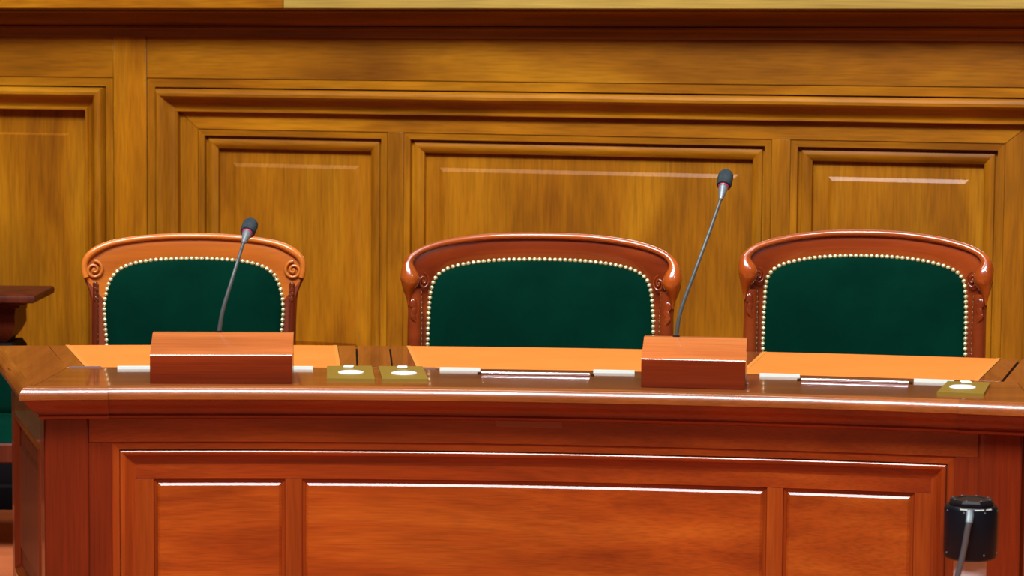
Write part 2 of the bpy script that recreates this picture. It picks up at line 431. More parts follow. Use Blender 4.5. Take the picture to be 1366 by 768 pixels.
# ================================================================== DESK
CC = Vector((-0.387, -0.150, 0))       # centre of the desk's curve
TM = 3.64                              # its middle, in degrees
def P(th, rho, z=0.0): return Vector((CC.x + rho * math.sin(R(th)), CC.y + rho * math.cos(R(th)), z))
def mir(th): return 2 * TM - th
d0 = P(TM, 7.3); DESK = empty('curved_desk', (d0.x, d0.y, 0))
tag(DESK, 'long curved mahogany desk with tan leather pads and panelled front', 'desk')
DOFF = Vector((d0.x, d0.y, 0))
def dpart(mb, name, mat, angle=35): return mb.build(name, mat, DESK, DOFF, angle)
TOPZ = 0.780
def poly_th(quad, z0, z1, n=1, c=0.001):
    """board on the desk top between two radial-ish edges: quad = (thL_front, thR_front, rho_front, thL_back, thR_back, rho_back)"""
    lf, rf, r0, lb, rb, r1 = quad
    mb = MB(); vs = []
    rows = [(0.0, z0), (0.0, z1 - c), (c, z1), (1 - c, z1), (1.0, z1 - c), (1.0, z0)]
    for i in range(n + 1):
        t = i / n
        for s, z in rows:
            th0 = lf + (lb - lf) * s; th1 = rf + (rb - rf) * s
            vs.append(P(th0 + (th1 - th0) * t, r0 + (r1 - r0) * s, z))
    m = len(rows)
    fs = grid_faces(n + 1, m, closed_v=True) + [tuple(range(m)), tuple(range(n * m, (n + 1) * m))]
    mb.add(vs, fs); return mb
g = 0.016   # hairline gap, degrees
RB, RF = 7.850, 7.300
# underlay that closes the joints
dpart(poly_th((-6.85, mir(-6.85), 6.93, -7.7, mir(-7.7), 7.84), 0.742, 0.772, 40), 'underlay', gap_dark)
# front board and the two end boards, mitred at the corners
FB = MB(); n = 40; vs = []
for i in range(n + 1):
    t = i / n
    for th, rho, z in ((-6.98 + t * (mir(-6.98) + 6.98), 6.890, 0.75), (-6.98 + t * (mir(-6.98) + 6.98), 6.890, TOPZ), (-6.45 + t * (mir(-6.45) + 6.45), 7.298, TOPZ), (-6.45 + t * (mir(-6.45) + 6.45), 7.298, 0.75)):
        vs.append(P(th, rho, z))
FB.add(vs, grid_faces(n + 1, 4, closed_v=True) + [(0, 1, 2, 3), tuple(range(n * 4, n * 4 + 4))])
dpart(FB, 'front_board', mah_top)
dpart(poly_th((-6.99 - g, -6.99, 6.890, -7.72, -6.46, 7.298), 0.75, TOPZ, c=0), 'end_board', mah_y)
dpart(poly_th((-7.72, -6.46 - g, 7.298, -8.08, -7.09 - g, RB), 0.75, TOPZ, c=0), 'end_board', mah_y)
dpart(poly_th((mir(-6.99), mir(-6.99) + g, 6.890, mir(-6.46), mir(-7.72), 7.298), 0.75, TOPZ, c=0), 'end_board', mah_y)
dpart(poly_th((13.42 + 3 * g, mir(-7.72), 7.298, 13.59 + 3 * g, mir(-8.08), RB), 0.75, TOPZ, c=0), 'end_board', mah_y)
# pad borders and dividing boards (th at front, th at back)
bd = [((-6.48, -7.09), (-6.11, -6.74)), ((-0.63, -0.92), (-0.285 - g, -0.52 - g)), ((-0.275 + g, -0.51 + g), (0.468 - g, 0.193 - g)), ((0.478 + g, 0.203 + g), (0.985, 0.554)),
      ((6.295, 6.726), (6.812 - g, 7.087 - g)), ((6.822 + g, 7.097 + g), (7.555 - g, 7.79 - g)), ((7.565 + g, 7.80 + g), (7.91, 8.20)), ((12.958, 13.21), (13.42 - g, 13.59 - g))]
for (lf, lb), (rf, rb) in bd:
    dpart(poly_th((lf, rf, RF, lb, rb, RB), 0.75, TOPZ, 2), 'pad_border' if rf - lf < 0.6 else 'divider_board', mah_y)
for (lf, lb), (rf, rb) in (((-6.11, -6.74), (-0.63, -0.92)), ((0.985, 0.554), (6.295, 6.726)), ((7.91, 8.20), (12.958, 13.21))):
    pad = dpart(poly_th((lf + .01, rf - .01, RF + 0.002, lb + .01, rb - .01, RB - 0.004), 0.76, TOPZ + 0.001, 12, c=0.004), 'leather_pad', leather)
    # tooled border line round the pad
    e = 0.10
    for q in ((lf + .01, lf + e, RF + 0.004, lb + .01, lb + e, RB - 0.006), (rf - e, rf - .01, RF + 0.004, rb - e, rb - .01, RB - 0.006)):
        mb = poly_th(q, TOPZ - 0.005, TOPZ + 0.002, 1, c=0.001)
        mb.build('leather_border', leather_edge, pad, DOFF + pad.location)

# edge of the top: swept moulding, mitred at the corners
path = [P(-8.12, 7.86), P(-7.02, 6.885)]
NA = 48
cut0, cut1 = -5.41, 12.73
ths = [-7.02 + (cut0 + 7.02) * i / 4 for i in range(1, 5)] + [cut0 + (cut1 - cut0) * i / NA for i in range(1, NA + 1)] + [cut1 + (mir(-7.02) - cut1) * i / 4 for i in range(1, 5)]
path += [P(t, 6.885) for t in ths] + [P(mir(-8.12), 7.86)]
def normals(pth):
    ns = []
    for i, p in enumerate(pth):
        segs = []
        if i > 0: segs.append((pth[i] - pth[i - 1]).normalized())
        if i < len(pth) - 1: segs.append((pth[i + 1] - pth[i]).normalized())
        outs = [Vector((s.y, -s.x, 0)) for s in segs]
        m = sum(outs, Vector()).normalized()
        ns.append(m / max(0.3, m.dot(outs[0])))
    return ns
NS = normals(path)
def sweep(i0, i1, prof, extra=0.0):
    mb = MB(); vs = []
    for i in range(i0, i1 + 1):
        for o_, z in prof:
            q = path[i] + NS[i] * (o_ + extra); vs.append(Vector((q.x, q.y, z)))
    m = len(prof)
    mb.add(vs, grid_faces(i1 - i0 + 1, m, closed_v=True) + [tuple(range(m)), tuple(range((i1 - i0) * m, (i1 - i0 + 1) * m))])
    return mb
NOSE = [(-0.004, 0.745), (-0.004, 0.7785), (-0.001, 0.7788), (0.001, 0.7815), (0.009, 0.7812), (0.015, 0.7805), (0.0205, 0.7785), (0.0250, 0.7740), (0.0284, 0.7690), (0.0314, 0.7635), (0.0333, 0.7570), (0.0332, 0.7488), (0.029, 0.7458), (0.018, 0.744)]
BED = [(-0.06, 0.744), (0.016, 0.744), (0.012, 0.737), (0.004, 0.729), (-0.005, 0.720), (-0.010, 0.714), (-0.012, 0.710), (-0.020, 0.709), (-0.020, 0.705), (-0.026, 0.704), (-0.024, 0.699), (-0.026, 0.694), (-0.032, 0.690), (-0.06, 0.690)]
ia, ib, ic, id_, ie, ig = 0, 1, 5, 5 + NA, 9 + NA, 10 + NA
for i0, i1, ex in ((ia, ib, 0.0), (ib, ic, 0.004), (ic, id_, 0), (id_, ie, 0.004), (ie, ig, 0)):
    dpart(sweep(i0, i1, NOSE, ex), 'edge_moulding', mah_top if i1 - i0 > 1 else mah_y, 40)
    dpart(sweep(i0, i1, BED, ex * 2), 'bed_moulding', mah_h if i1 - i0 > 1 else mah_y, 40)

# front face on the curve: u = arc length at the face, d towards the camera
RFACE = 6.930
def dm(u, z, d): return P(math.degrees(u / RFACE), RFACE - d, z)
def A(th): return R(th) * RFACE
GU0, GU1, GZ0, GZ1 = -0.650, 1.530, 0.10, 0.6265
pl, pr_ = A(-5.87), A(13.14)
dpart(slab_uz(dm, pl + 0.001, pr_ - 0.001, GZ1, 0.692, -0.03, 0.0, 40), 'top_rail', mah_h)
dpart(slab_uz(dm, pl + 0.001, pr_ - 0.001, 0.0, GZ0, -0.03, 0.012, 40), 'plinth', mah_h)
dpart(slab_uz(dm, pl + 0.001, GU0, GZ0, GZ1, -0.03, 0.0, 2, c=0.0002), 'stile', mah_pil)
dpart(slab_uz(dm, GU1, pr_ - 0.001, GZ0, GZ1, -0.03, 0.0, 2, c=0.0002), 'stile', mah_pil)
DBOL = [(0, -0.001), (0.0012, -0.004), (0.0195, -0.005), (0.020, -0.011), (0.0222, -0.011), (0.0226, 0.0036), (0.0250, 0.0051), (0.028, 0.0055), (0.034, 0.003), (0.044, -0.006), (0.052, -0.011), (0.060, -0.0135)]
for s in 'TBLR':
    dpart(frame_side(dm, (GU0, GZ0, GU1, GZ1), DBOL, s, 40 if s in 'TB' else 1, -0.03), 'moulding', mah_h if s in 'TB' else mah_v, 12)
IN = -0.0135
ru0, ru1, rz0, rz1 = GU0 + 0.058, GU1 - 0.058, GZ0 + 0.058, GZ1 - 0.058
pans = [(-0.543, -0.201), (-0.158, 1.053), (1.094, 1.429)]
PZ1, PZ0 = 0.527, 0.20
dpart(slab_uz(dm, ru0, ru1, PZ1, rz1, -0.03, IN, 40, c=0.001), 'panel_rail', mah_h)
dpart(slab_uz(dm, ru0, ru1, rz0, PZ0, -0.03, IN, 40, c=0.001), 'panel_rail', mah_h)
for u0, u1 in ((ru0, pans[0][0]), (pans[0][1], pans[1][0]), (pans[1][1], pans[2][0]), (pans[2][1], ru1)):
    dpart(slab_uz(dm, u0, u1, PZ0, PZ1, -0.03, IN, 2, c=0.0002), 'panel_stile', mah_pv)
PFR = [(0, -0.0140), (0.002, -0.0175), (0.0095, -0.021), (0.010, -0.028)]
for u0, u1 in pans:
    nn = 24 if u1 - u0 > 0.6 else 8
    for s in 'TBLR':
        dpart(frame_side(dm, (u0 + .0003, PZ0 + .0003, u1 - .0003, PZ1 - .0003), PFR, s, nn if s in 'TB' else 1, -0.03), 'panel_bead', mah_h if s in 'TB' else mah_v, 25)
    dpart(raised_panel(dm, (u0 + 0.009, PZ0 + 0.009, u1 - 0.009, PZ1 - 0.009), -0.0225, -0.0175, 0.001, 0.0076, nn), 'panel', mah_p, 15)
# pilasters with an eased edge and a foot
for a, b in ((-6.78, -5.868), (13.138, 14.02)):
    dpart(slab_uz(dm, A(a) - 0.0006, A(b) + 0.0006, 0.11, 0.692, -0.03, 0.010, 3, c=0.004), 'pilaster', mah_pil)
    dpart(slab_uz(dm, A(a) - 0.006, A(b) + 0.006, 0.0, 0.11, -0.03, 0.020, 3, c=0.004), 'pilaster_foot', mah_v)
# ends: framed side panels under the flared edge
for sgn in (0, 1):
    p0 = P(-6.82 if not sgn else mir(-6.82), 6.955); p1 = P(-7.86 if not sgn else mir(-7.86), 7.80)
    ax = (p1 - p0); Lh = ax.length; ax.normalize()
    out = Vector((-ax.y, ax.x, 0)) if not sgn else Vector((ax.y, -ax.x, 0))
    def sm(u, z, d, p0=p0, ax=ax, out=out):
        q = p0 + ax * u + out * d; return Vector((q.x, q.y, z))
    dpart(slab_uz(sm, -0.004, 0.09, 0.0, 0.692, -0.025, 0.0), 'side_stile', mah_pil)
    dpart(slab_uz(sm, Lh - 0.09, Lh, 0.0, 0.692, -0.025, 0.0), 'side_stile', mah_pil)
    dpart(slab_uz(sm, 0.091, Lh - 0.091, 0.60, 0.692, -0.025, 0.0), 'side_rail', mah_y)
    dpart(slab_uz(sm, 0.091, Lh - 0.091, 0.0, 0.14, -0.025, 0.0), 'side_rail', mah_y)
    for s in 'TBLR':
        dpart(frame_side(sm, (0.0915, 0.1405, Lh - 0.0915, 0.5995), [(0, -0.001), (0.01, 0.004), (0.02, -0.006), (0.026, -0.012)], s, 1, -0.02), 'moulding', mah_pil, 30)
    dpart(raised_panel(sm, (0.117, 0.166, Lh - 0.117, 0.574), -0.014, -0.006, 0.05, 0.01), 'side_panel', mah_dark, 20)
# pale strip stuck under the edge
o = dpart(slab_uz(dm, A(2.87), A(4.31), 0.673, 0.6925, 0.0, 0.0025, 4, c=0.0008), 'strip', tape)
o['label'] = 'faded blank strip under the desk edge'

# fittings on the front board
def hinge(a, b, r0=7.248, dz=0.0075):
    mb = poly_th((a, b, r0, a, b, r0 + 0.014), TOPZ, TOPZ + dz, 2, c=0.002)
    return dpart(mb, 'hinge_plate', steel)
for a, b in ((-5.39, -4.51), (-2.09, -1.21), (1.517, 2.392), (4.824, 5.708), (8.377, 9.227)): hinge(a, b)
hinge(11.633, 12.47, 7.222)
for a, b in ((2.46, 4.78), (9.30, 11.54)):
    mb = MB(); tube(mb, [P(a + (b - a) * i / 8, 7.170, TOPZ + 0.0043) for i in range(9)], 0.0042, 12)
    rail = dpart(mb, 'pen_rail', chrome)
    for q in (a - 0.06, b + 0.06):
        m2 = poly_th((q - 0.035, q + 0.035, 7.162, q - 0.035, q + 0.035, 7.178), TOPZ, TOPZ + 0.006, 1, c=0.0015)
        m2.build('rail_bracket', plain('dark_brass', (0.06, 0.03, 0.008, 1), 0.4, 0.6), rail, DOFF + rail.location)
for a, b in ((-6.43, -5.75), (0.93, 1.42)):
    dpart(poly_th((a, b, 7.287, a, b, 7.297), TOPZ, TOPZ + 0.003, 2, c=0.001), 'groove_glint', chrome)  # thin groove highlights, built as chrome strips
plates = [((-0.798, 6.993), (0.236, 6.990), (0.037, 7.285), (-0.924, 7.276), (-0.342, 7.126), (-0.443, 7.245)),
          ((0.397, 6.990), (1.377, 6.998), (1.134, 7.285), (0.185, 7.280), (0.807, 7.119), (0.715, 7.238)),
          ((12.22, 6.967), (13.192, 6.962), (13.221, 7.215), (12.34, 7.212), (12.703, 7.085), (12.733, 7.18))]
for c0, c1, c2, c3, ov, sw in plates:
    mb = MB(); q = [c0, c1, c2, c3]
    mb.add([P(t, r, z) for z in (TOPZ, TOPZ + 0.007) for t, r in q], [(0, 1, 2, 3), (7, 6, 5, 4)] + [(i, (i + 1) % 4, 4 + (i + 1) % 4, 4 + i) for i in range(4)])
    pt = dpart(mb, 'brass_plate', brass_plate_m)
    off = DOFF + pt.location
    b = MB(); lathe(b, [(0.0, TOPZ + 0.011), (0.028, TOPZ + 0.011), (0.034, TOPZ + 0.009), (0.0345, TOPZ + 0.007)], 28, Matrix.Translation(P(*ov)))
    b.build('round_button', white_m, pt, off)
    b = MB(); s = P(*sw); box(b, (s.x - 0.014, s.y - 0.016, TOPZ + 0.007), (s.x + 0.014, s.y + 0.016, TOPZ + 0.012), 0.002)
    b.build('small_switch', steel, pt, off)

# ================================================================== MICROPHONES
def catmull(pts, n=6):
    pts = [Vector(p) for p in pts]; out = []
    for i in range(len(pts) - 1):
        a = pts[max(i - 1, 0)]; b = pts[i]; c = pts[i + 1]; d = pts[min(i + 2, len(pts) - 1)]
        for k in range(n):
            t = k / n
            out.append(0.5 * ((2 * b) + (c - a) * t + (2 * a - 5 * b + 4 * c - d) * t * t + (3 * b - a - 3 * c + d) * t ** 3))
    out.append(pts[-1]); return out

def microphone(th0, th1, rho, stem, head_dir, cone_len, label, hz=0.071):
    a = P(th0, rho, TOPZ); b = P(th1, rho, TOPZ)
    c = (a + b) / 2; ax = (b - a); W = ax.length; ax.normalize(); back = Vector((-ax.y, ax.x, 0))
    c.z += 0.0006
    root = empty('gooseneck_microphone', c, math.atan2(ax.y, ax.x))
    tag(root, label, 'microphone', 'gooseneck microphones on the desk')
    root_m = Matrix.Translation(c) @ Matrix.Rotation(math.atan2(ax.y, ax.x), 4, 'Z'); inv = root_m.inverted()
    h = W / 2
    base = MB(); box(base, (-h, 0.0, 0), (h, 0.125, hz), 0.0008)
    base.build('base_box', mah_box, root)
    # sloping lid
    lid = MB()
    prof = [(0.0, hz + 0.0005), (-0.001, hz + 0.0022), (0.0, hz + 0.004), (0.090, hz + 0.050), (0.093, hz + 0.051), (0.124, hz + 0.051), (0.125, hz + 0.050), (0.125, hz + 0.0005)]
    vs = [(x, y, z) for x in (-h, h) for y, z in prof]
    lid.add(vs, grid_faces(2, len(prof), closed_v=True) + [tuple(range(len(prof))), tuple(range(len(prof), 2 * len(prof)))])
    lid.build('sloping_lid', lid_m, root, angle=20)
    pts = [inv @ Vector(p) for p in stem]
    st = catmull(pts, 6)
    fl_ = MB(); lathe(fl_, [(0.0, 0.0), (0.010, 0.0), (0.010, 0.002), (0.007, 0.004), (0.0, 0.004)], 16, Matrix.Translation(Vector((pts[0].x, pts[0].y, hz + 0.051))))
    fl_.build('neck_socket', black_gloss, root)
    nk = MB(); tube(nk, st, [0.0058 - 0.0016 * i / (len(st) - 1) for i in range(len(st))], 10); nk.build('gooseneck', neck_m, root)
    hd = (root_m.to_3x3().inverted() @ Vector(head_dir)).normalized()
    rot = hd.to_track_quat('Z', 'Y').to_matrix().to_4x4()
    tip = Matrix.Translation(pts[-1]) @ rot
    L = cone_len
    cn = MB(); lathe(cn, [(0.0, -0.004), (0.0055, -0.003), (0.0062, 0.0), (0.0125, L), (0.0125, L + 0.006), (0.0, L + 0.006)], 18, tip); cn.build('capsule_cone', gun, root)
    rg = MB(); lathe(rg, [(0.0, L + 0.004), (0.0135, L + 0.004), (0.0145, L + 0.006), (0.0145, L + 0.012), (0.0, L + 0.012)], 18, tip); rg.build('status_ring', pink, root)
    fm = MB(); z = L + 0.009
    lathe(fm, [(0.0, z), (0.0140, z - 0.001), (0.0185, z + 0.001), (0.0202, z + 0.005), (0.0207, z + 0.014), (0.0207, z + 0.034), (0.0197, z + 0.042), (0.0155, z + 0.049), (0.007, z + 0.0525), (0.0, z + 0.053)], 20, tip)
    fm.build('foam_windscreen', foam, root)
    return root
lid_m = wood('lid_wood_lit', (0.40, 0.095, 0.018, 1), (0.52, 0.14, 0.03, 1), (0.60, 0.18, 0.045, 1), axis='x', rough=0.3, coat=0.6, coat_rough=0.1, cross=14)  # lighter than the box: top light on the slope is in the colour
MIC1 = [(-0.772, 6.885, 0.900), (-0.763, 6.888, 0.957), (-0.743, 6.905, 1.029), (-0.725, 6.930, 1.093), (-0.713, 6.945, 1.136)]
MIC2 = [(0.433, 6.862, 0.900), (0.444, 6.868, 0.969), (0.483, 6.890, 1.076), (0.524, 6.925, 1.183), (0.552, 6.950, 1.261)]
microphone(-4.552, -1.508, 6.929, MIC1, (0.14, 0.84, 0.52), 0.034, 'left wooden box microphone with shorter gooseneck in front of the honey-crested chair')
microphone(5.979, 8.200, 6.948, MIC2, (0.20, 0.68, 0.70), 0.036, 'right narrower wooden box microphone with taller leaning gooseneck between two chairs')

# ================================================================== CHAIRS
def resample(pts, n):
    pts = [Vector((p[0], p[1])) for p in pts]
    s = [0.0]
    for i in range(1, len(pts)): s.append(s[-1] + (pts[i] - pts[i - 1]).length)
    out = []; k = 0
    for i in range(n):
        d = s[-1] * i / (n - 1)
        while k < len(pts) - 2 and s[k + 1] < d: k += 1
        t = (d - s[k]) / max(1e-9, s[k + 1] - s[k]); out.append(pts[k].lerp(pts[k + 1], min(1, max(0, t))))
    return out, s[-1]
def smooth2(pts, n=6): return [(p.x, p.y) for p in catmull([(a, b, 0) for a, b in pts], n)]

def half_mirror(pts):
    """symmetrical contour from a left half, ordered bottom-left ... top middle"""
    return pts + [(-u, v) for u, v in reversed(pts[:-1])]

nail_mesh = None
def make_chair(loc, rz, nail_h, outer_h, bead_r, scroll, sc_r, curve, post_r, crest_mat, post_mat, label, honey=False):
    global nail_mesh
    root = empty('armchair', (loc[0], loc[1], 0), rz)
    tag(root, label, 'chair', 'green armchairs behind the desk')
    T = math.tan(R(7))
    def S(u, v, d): return Vector((u, -curve * u * u + T * (v - 0.78) - d, v))
    nail = smooth2(half_mirror(nail_h)); outer = smooth2(half_mirror(outer_h))
    NN = 96
    # extend both contours down to the seat
    nl = [(nail[0][0], 0.47), (nail[0][0], 0.60)] + nail + [(nail[-1][0], 0.60), (nail[-1][0], 0.47)]
    ou = [(outer[0][0], 0.47), (outer[0][0], 0.60)] + outer + [(outer[-1][0], 0.60), (outer[-1][0], 0.47)]
    # upholstered back
    ring, _ = resample(nl, NN); cz = 0.74
    bm_ = MB(); vs = []; ts = [1.0, 0.985, 0.96, 0.92, 0.85, 0.7, 0.5, 0.25]
    for t in ts:
        for p in ring:
            u = p.x * t; v = cz + (p.y - cz) * t
            vs.append(S(u, v, 0.004 + 0.030 * (1 - t ** 8) ** 0.6 + 0.012 * (1 - t * t)))
    fs = grid_faces(len(ts), NN)
    k = len(vs); vs.append(S(0, cz, 0.046)); last = (len(ts) - 1) * NN
    for i in range(NN - 1): fs.append((last + i, last + i + 1, k))
    fs.append((last + NN - 1, last, k))
    for a in range(len(ts) - 1): fs.append((a * NN, (a + 1) * NN, (a + 1) * NN + NN - 1, a * NN + NN - 1))
    bm_.add(vs, fs); bm_.build('back_cushion', velvet, root, angle=60)
    bk = MB(); vs = [S(p.x, p.y, -0.022) for p in ring] + [S(0, cz, -0.022)]
    bk.add(vs, [(i, i + 1, NN) for i in range(NN - 1)] + [(NN - 1, 0, NN)]); bk.build('back_cover', velvet, root)
    # frame board between the nails and the outline, split into crest rail and two side boards
    a_, _ = resample(nl, NN); b_, _ = resample(ou, NN)
    # pair by height / sweep so that strips stay square
    prof = [(0.0, -0.02), (0.0, 0.006), (0.04, 0.0085), (0.55, 0.010), (0.80, 0.010), (1.0, 0.002), (1.0, -0.02)]
    vsplit = 0.958 if honey else 0.90
    i0 = next(i for i, p in enumerate(b_) if p.y > vsplit); i1 = NN - 1 - i0
    def strip(s, e):
        mb = MB(); vs = []
        for i in range(s, e + 1):
            for t, d in prof:
                q = a_[i].lerp(b_[i], t); vs.append(S(q.x, q.y, d))
        m = len(prof)
        mb.add(vs, grid_faces(e - s + 1, m, closed_v=True) + [tuple(range(m)), tuple(range((e - s) * m, (e - s + 1) * m))]); return mb
    strip(i0, i1).build('crest_rail', crest_mat, root, angle=40)
    strip(0, i0).build('side_board', mah_side, root, angle=40)
    strip(i1, NN - 1).build('side_board', mah_side, root, angle=40)
    # posts
    for s in (-1, 1):
        uo = outer[0][0] * (1 if s < 0 else -1)
        uc = uo + (post_r if s < 0 else -post_r)
        vtop = next(v for u, v in outer if v > 0.90)
        pb = MB(); zs = [0.02, 0.25, 0.47, 0.60, 0.72, 0.82, vtop + 0.03]
        rr = [0.018, 0.022, max(0.02, post_r), post_r, post_r, post_r * 1.0, post_r * 0.9]
        pp = []
        for z in zs:
            q = S(uc, max(z, 0.47), 0.006)
            if z < 0.47: q = Vector((q.x, q.y + (0.47 - z) * 0.18, z))
            pp.append(q)
        tube(pb, pp, rr, 14); pb.build('back_post', post_mat, root)
    # rounded moulding along the crest, swelling into the ears
    vs_ = [p for p in outer if p[1] > scroll[1] - (0.03 if honey else 0.082)]
    path_, Ltot = resample(vs_, 90)
    mb = MB(); pts = []; rad = []
    for i, p in enumerate(path_):
        t = i / 89; e = min(t, 1 - t) * Ltot          # distance from the nearer end
        r = bead_r(e)
        # tangent / inward normal
        q0 = path_[max(0, i - 1)]; q1 = path_[min(89, i + 1)]; tg = (q1 - q0).normalized(); nrm = Vector((tg.y, -tg.x))
        c = p + nrm * r * 0.98
        pts.append(S(c.x, c.y, 0.010 + r * 0.35)); rad.append(r)
    tube(mb, pts, rad, 14); mb.build('crest_moulding', crest_mat if honey else mah_crest, root, angle=60)
    # carved scrolls and leaves
    for s in (-1, 1):
        su, sv = scroll[0] * s, scroll[1]
        mb = MB(); pts = []; rad = []; n = 44; scd = 0.015 if honey else 0.024
        for i in range(n):
            t = i / (n - 1); a = PI / 2 + t * 2 * PI * 1.75; r = sc_r * (1 - t) ** 0.85 + 0.0015
            pts.append(S(su + math.cos(a) * r * s, sv + math.sin(a) * r * (1.0 if honey else 1.45), scd)); rad.append(sc_r * (0.20 - 0.05 * t))
        tube(mb, pts, rad, 8)
        ey = MB(); lathe(ey, [(0.0, sc_r * 0.34), (sc_r * 0.2, sc_r * 0.26), (sc_r * 0.3, 0.0), (0.0, -0.002)], 12, Matrix.Translation(S(su, sv, scd - 0.005)) @ Matrix.Rotation(PI / 2, 4, 'X'))
        scr = mb.build('carved_scroll', crest_mat, root, angle=60)
        ey.build('scroll_eye', crest_mat, scr, scr.location)
        # drop of small leaves running down the post below the scroll
        lv = MB(); n = 4 if honey else 3
        pc = (outer[0][0] + post_r) * (-s)
        for k in range(n):
            f = k / n
            wd_, ht = (0.008 - 0.004 * f, 0.010) if honey else (0.0125 - 0.006 * f, 0.019)
            z0 = sv - sc_r * 1.3 - (0.012 + 0.014 * k if honey else 0.052 + 0.020 * k)
            tilt = 0.45 * (1 if k % 2 else -1) * s
            vs = []
            for a in range(13):
                for b in range(7):
                    x = b / 3 - 1; y = a / 6 - 1
                    hw = wd_ * (math.sqrt(max(0, 1 - y * y)) * (1 + 0.4 * y))
                    lx = x * hw; lz = y * ht
                    px = lx * math.cos(tilt) - lz * math.sin(tilt); pz = lx * math.sin(tilt) + lz * math.cos(tilt)
                    base = 0.006 + math.sqrt(max(1e-6, post_r ** 2 - px * px)) if abs(px) < post_r else 0.006
                    bul = (0.0036 if not honey else 0.003) * (1 - x * x) * (1 - y * y) ** 0.5 - 0.0012 * (abs(x) < 0.1)
                    vs.append(S(pc + px, z0 + pz, base + bul - 0.0004))
            lv.add(vs, grid_faces(13, 7))
        lv.build('carved_leaves', post_mat, root, angle=60)
    # brass nails, one by one along the edge of the cushion
    vis = [(nail[0][0], 0.70)] + nail + [(nail[-1][0], 0.70)]
    cnt = int(resample(vis, 3)[1] / 0.0152)
    spots, _ = resample(vis, cnt)
    if nail_mesh is None:
        nb = MB(); r = 0.0070
        lathe(nb, [(r, 0), (r * 0.86, r * 0.5), (r * 0.5, r * 0.84), (0, r * 0.95)], 10, Matrix.Rotation(PI / 2, 4, 'X'))
        o = nb.build('brass_nail', brass, root, angle=80); nail_mesh = o.data
        first = o
    else: first = None
    for i, p in enumerate(spots):
        o = first if (i == 0 and first) else bpy.data.objects.new('brass_nail', nail_mesh)
        if o is not first: COL.objects.link(o); o.parent = root
        o.location = S(p.x + (random.random() - .5) * 0.0012, p.y, 0.012)
    # seat, rails, arms and front legs
    wd = -outer[0][0]; yb = S(0, 0.47, 0).y; yf = yb - 0.46 - curve * 0.05
    ym = -curve * wd * wd + T * (0.47 - 0.78)
    ym = min(ym, yb)
    sr = MB(); box(sr, (-wd + 0.02, yf, 0.345), (wd - 0.02, ym - 0.03, 0.415), 0.006); sr.build('seat_rail', post_mat, root)
    cu = MB()
    nx, ny = 15, 15; vs = []
    x0, x1, y0, y1 = -wd + 0.05, wd - 0.05, yf + 0.012, ym - 0.035
    for i in range(nx):
        for j in range(ny):
            a = i / (nx - 1) * 2 - 1; b = j / (ny - 1) * 2 - 1
            vs.append(((x0 + x1) / 2 + (x1 - x0) / 2 * a, (y0 + y1) / 2 + (y1 - y0) / 2 * b, 0.416 + 0.065 * ((1 - abs(a) ** 5) * (1 - abs(b) ** 5)) ** 0.5))
    cu.add(vs, grid_faces(nx, ny)); cu.build('seat_cushion', velvet, root, angle=60)
    for s in (-1, 1):
        lg = MB(); x = s * (wd - 0.05); y = yf + 0.03
        tube(lg, [(x, y, 0.0), (x, y, 0.03), (x, y + 0.004, 0.12), (x, y, 0.28), (x, y, 0.344)], [0.016, 0.017, 0.02, 0.027, 0.028], 12); lg.build('front_leg', post_mat, root)
        rl = MB(); 
        ar = MB(); xa = s * (wd - 0.025)
        yp = S(outer[0][0], 0.66, 0).y
        tube(ar, [(xa, yp - 0.015, 0.655), (xa * 1.01, yp - 0.12, 0.66), (xa * 1.02, yp - 0.24, 0.655), (xa * 1.01, yp - 0.30, 0.635), (xa, yp - 0.315, 0.61)], [0.016, 0.02, 0.024, 0.024, 0.014], 12)
        ar.build('arm', post_mat, root)
        sp = MB(); ysup = max(yp - 0.28, yf + 0.03)
        tube(sp, [(s * (wd - 0.035), ysup + 0.02, 0.41), (s * (wd - 0.02), ysup, 0.52), (xa, ysup, 0.645)], [0.018, 0.014, 0.016], 10); sp.build('arm_support', post_mat, root)
    return root

def bead1(e): return 0.0085 + 0.003 * math.exp(-((e - 0.10) / 0.06) ** 2)
def bead2(e): return 0.0095 * min(1, 0.25 + e / 0.05) + 0.0205 * math.exp(-((e - 0.078) / (0.034 if e < 0.078 else 0.058)) ** 2)

# left chair: flatter back, honey coloured crest with open scrolls
N1 = [(-0.262, 0.70), (-0.264, 0.76), (-0.269, 0.82), (-0.271, 0.86), (-0.266, 0.905), (-0.246, 0.957), (-0.203, 0.988), (-0.135, 1.003), (-0.06, 1.008), (0.0, 1.009)]
O1 = [(-0.309, 0.70), (-0.310, 0.751), (-0.313, 0.86), (-0.318, 0.91), (-0.333, 0.945), (-0.341, 0.975), (-0.338, 1.008), (-0.314, 1.038), (-0.262, 1.062), (-0.174, 1.077), (-0.085, 1.084), (0.0, 1.086)]
make_chair((-0.973, 8.0), R(4.13), N1, O1, bead1, (0.303, 0.976), 0.026, 0.12, 0.011, mah_honey, mah_post,
           'left green velvet armchair with honey-orange crest and open carved scrolls', honey=True)
N2 = [(-0.343, 0.70), (-0.342, 0.76), (-0.340, 0.85), (-0.337, 0.90), (-0.331, 0.938), (-0.315, 0.970), (-0.279, 0.992), (-0.215, 1.006), (-0.12, 1.0145), (0.0, 1.017)]
O2 = [(-0.403, 0.70), (-0.402, 0.761), (-0.402, 0.87), (-0.408, 0.905), (-0.418, 0.930), (-0.425, 0.972), (-0.413, 1.019), (-0.374, 1.052), (-0.297, 1.077), (-0.185, 1.0925), (-0.09, 1.097), (0.0, 1.098)]
make_chair((0.091, 7.97), R(-3.37), N2, O2, bead2, (0.3555, 0.955), 0.0150, 0.55, 0.023, mah_chair, mah_chair,
           'widest green velvet armchair in the middle, rounded dark red crest, between the two microphones')
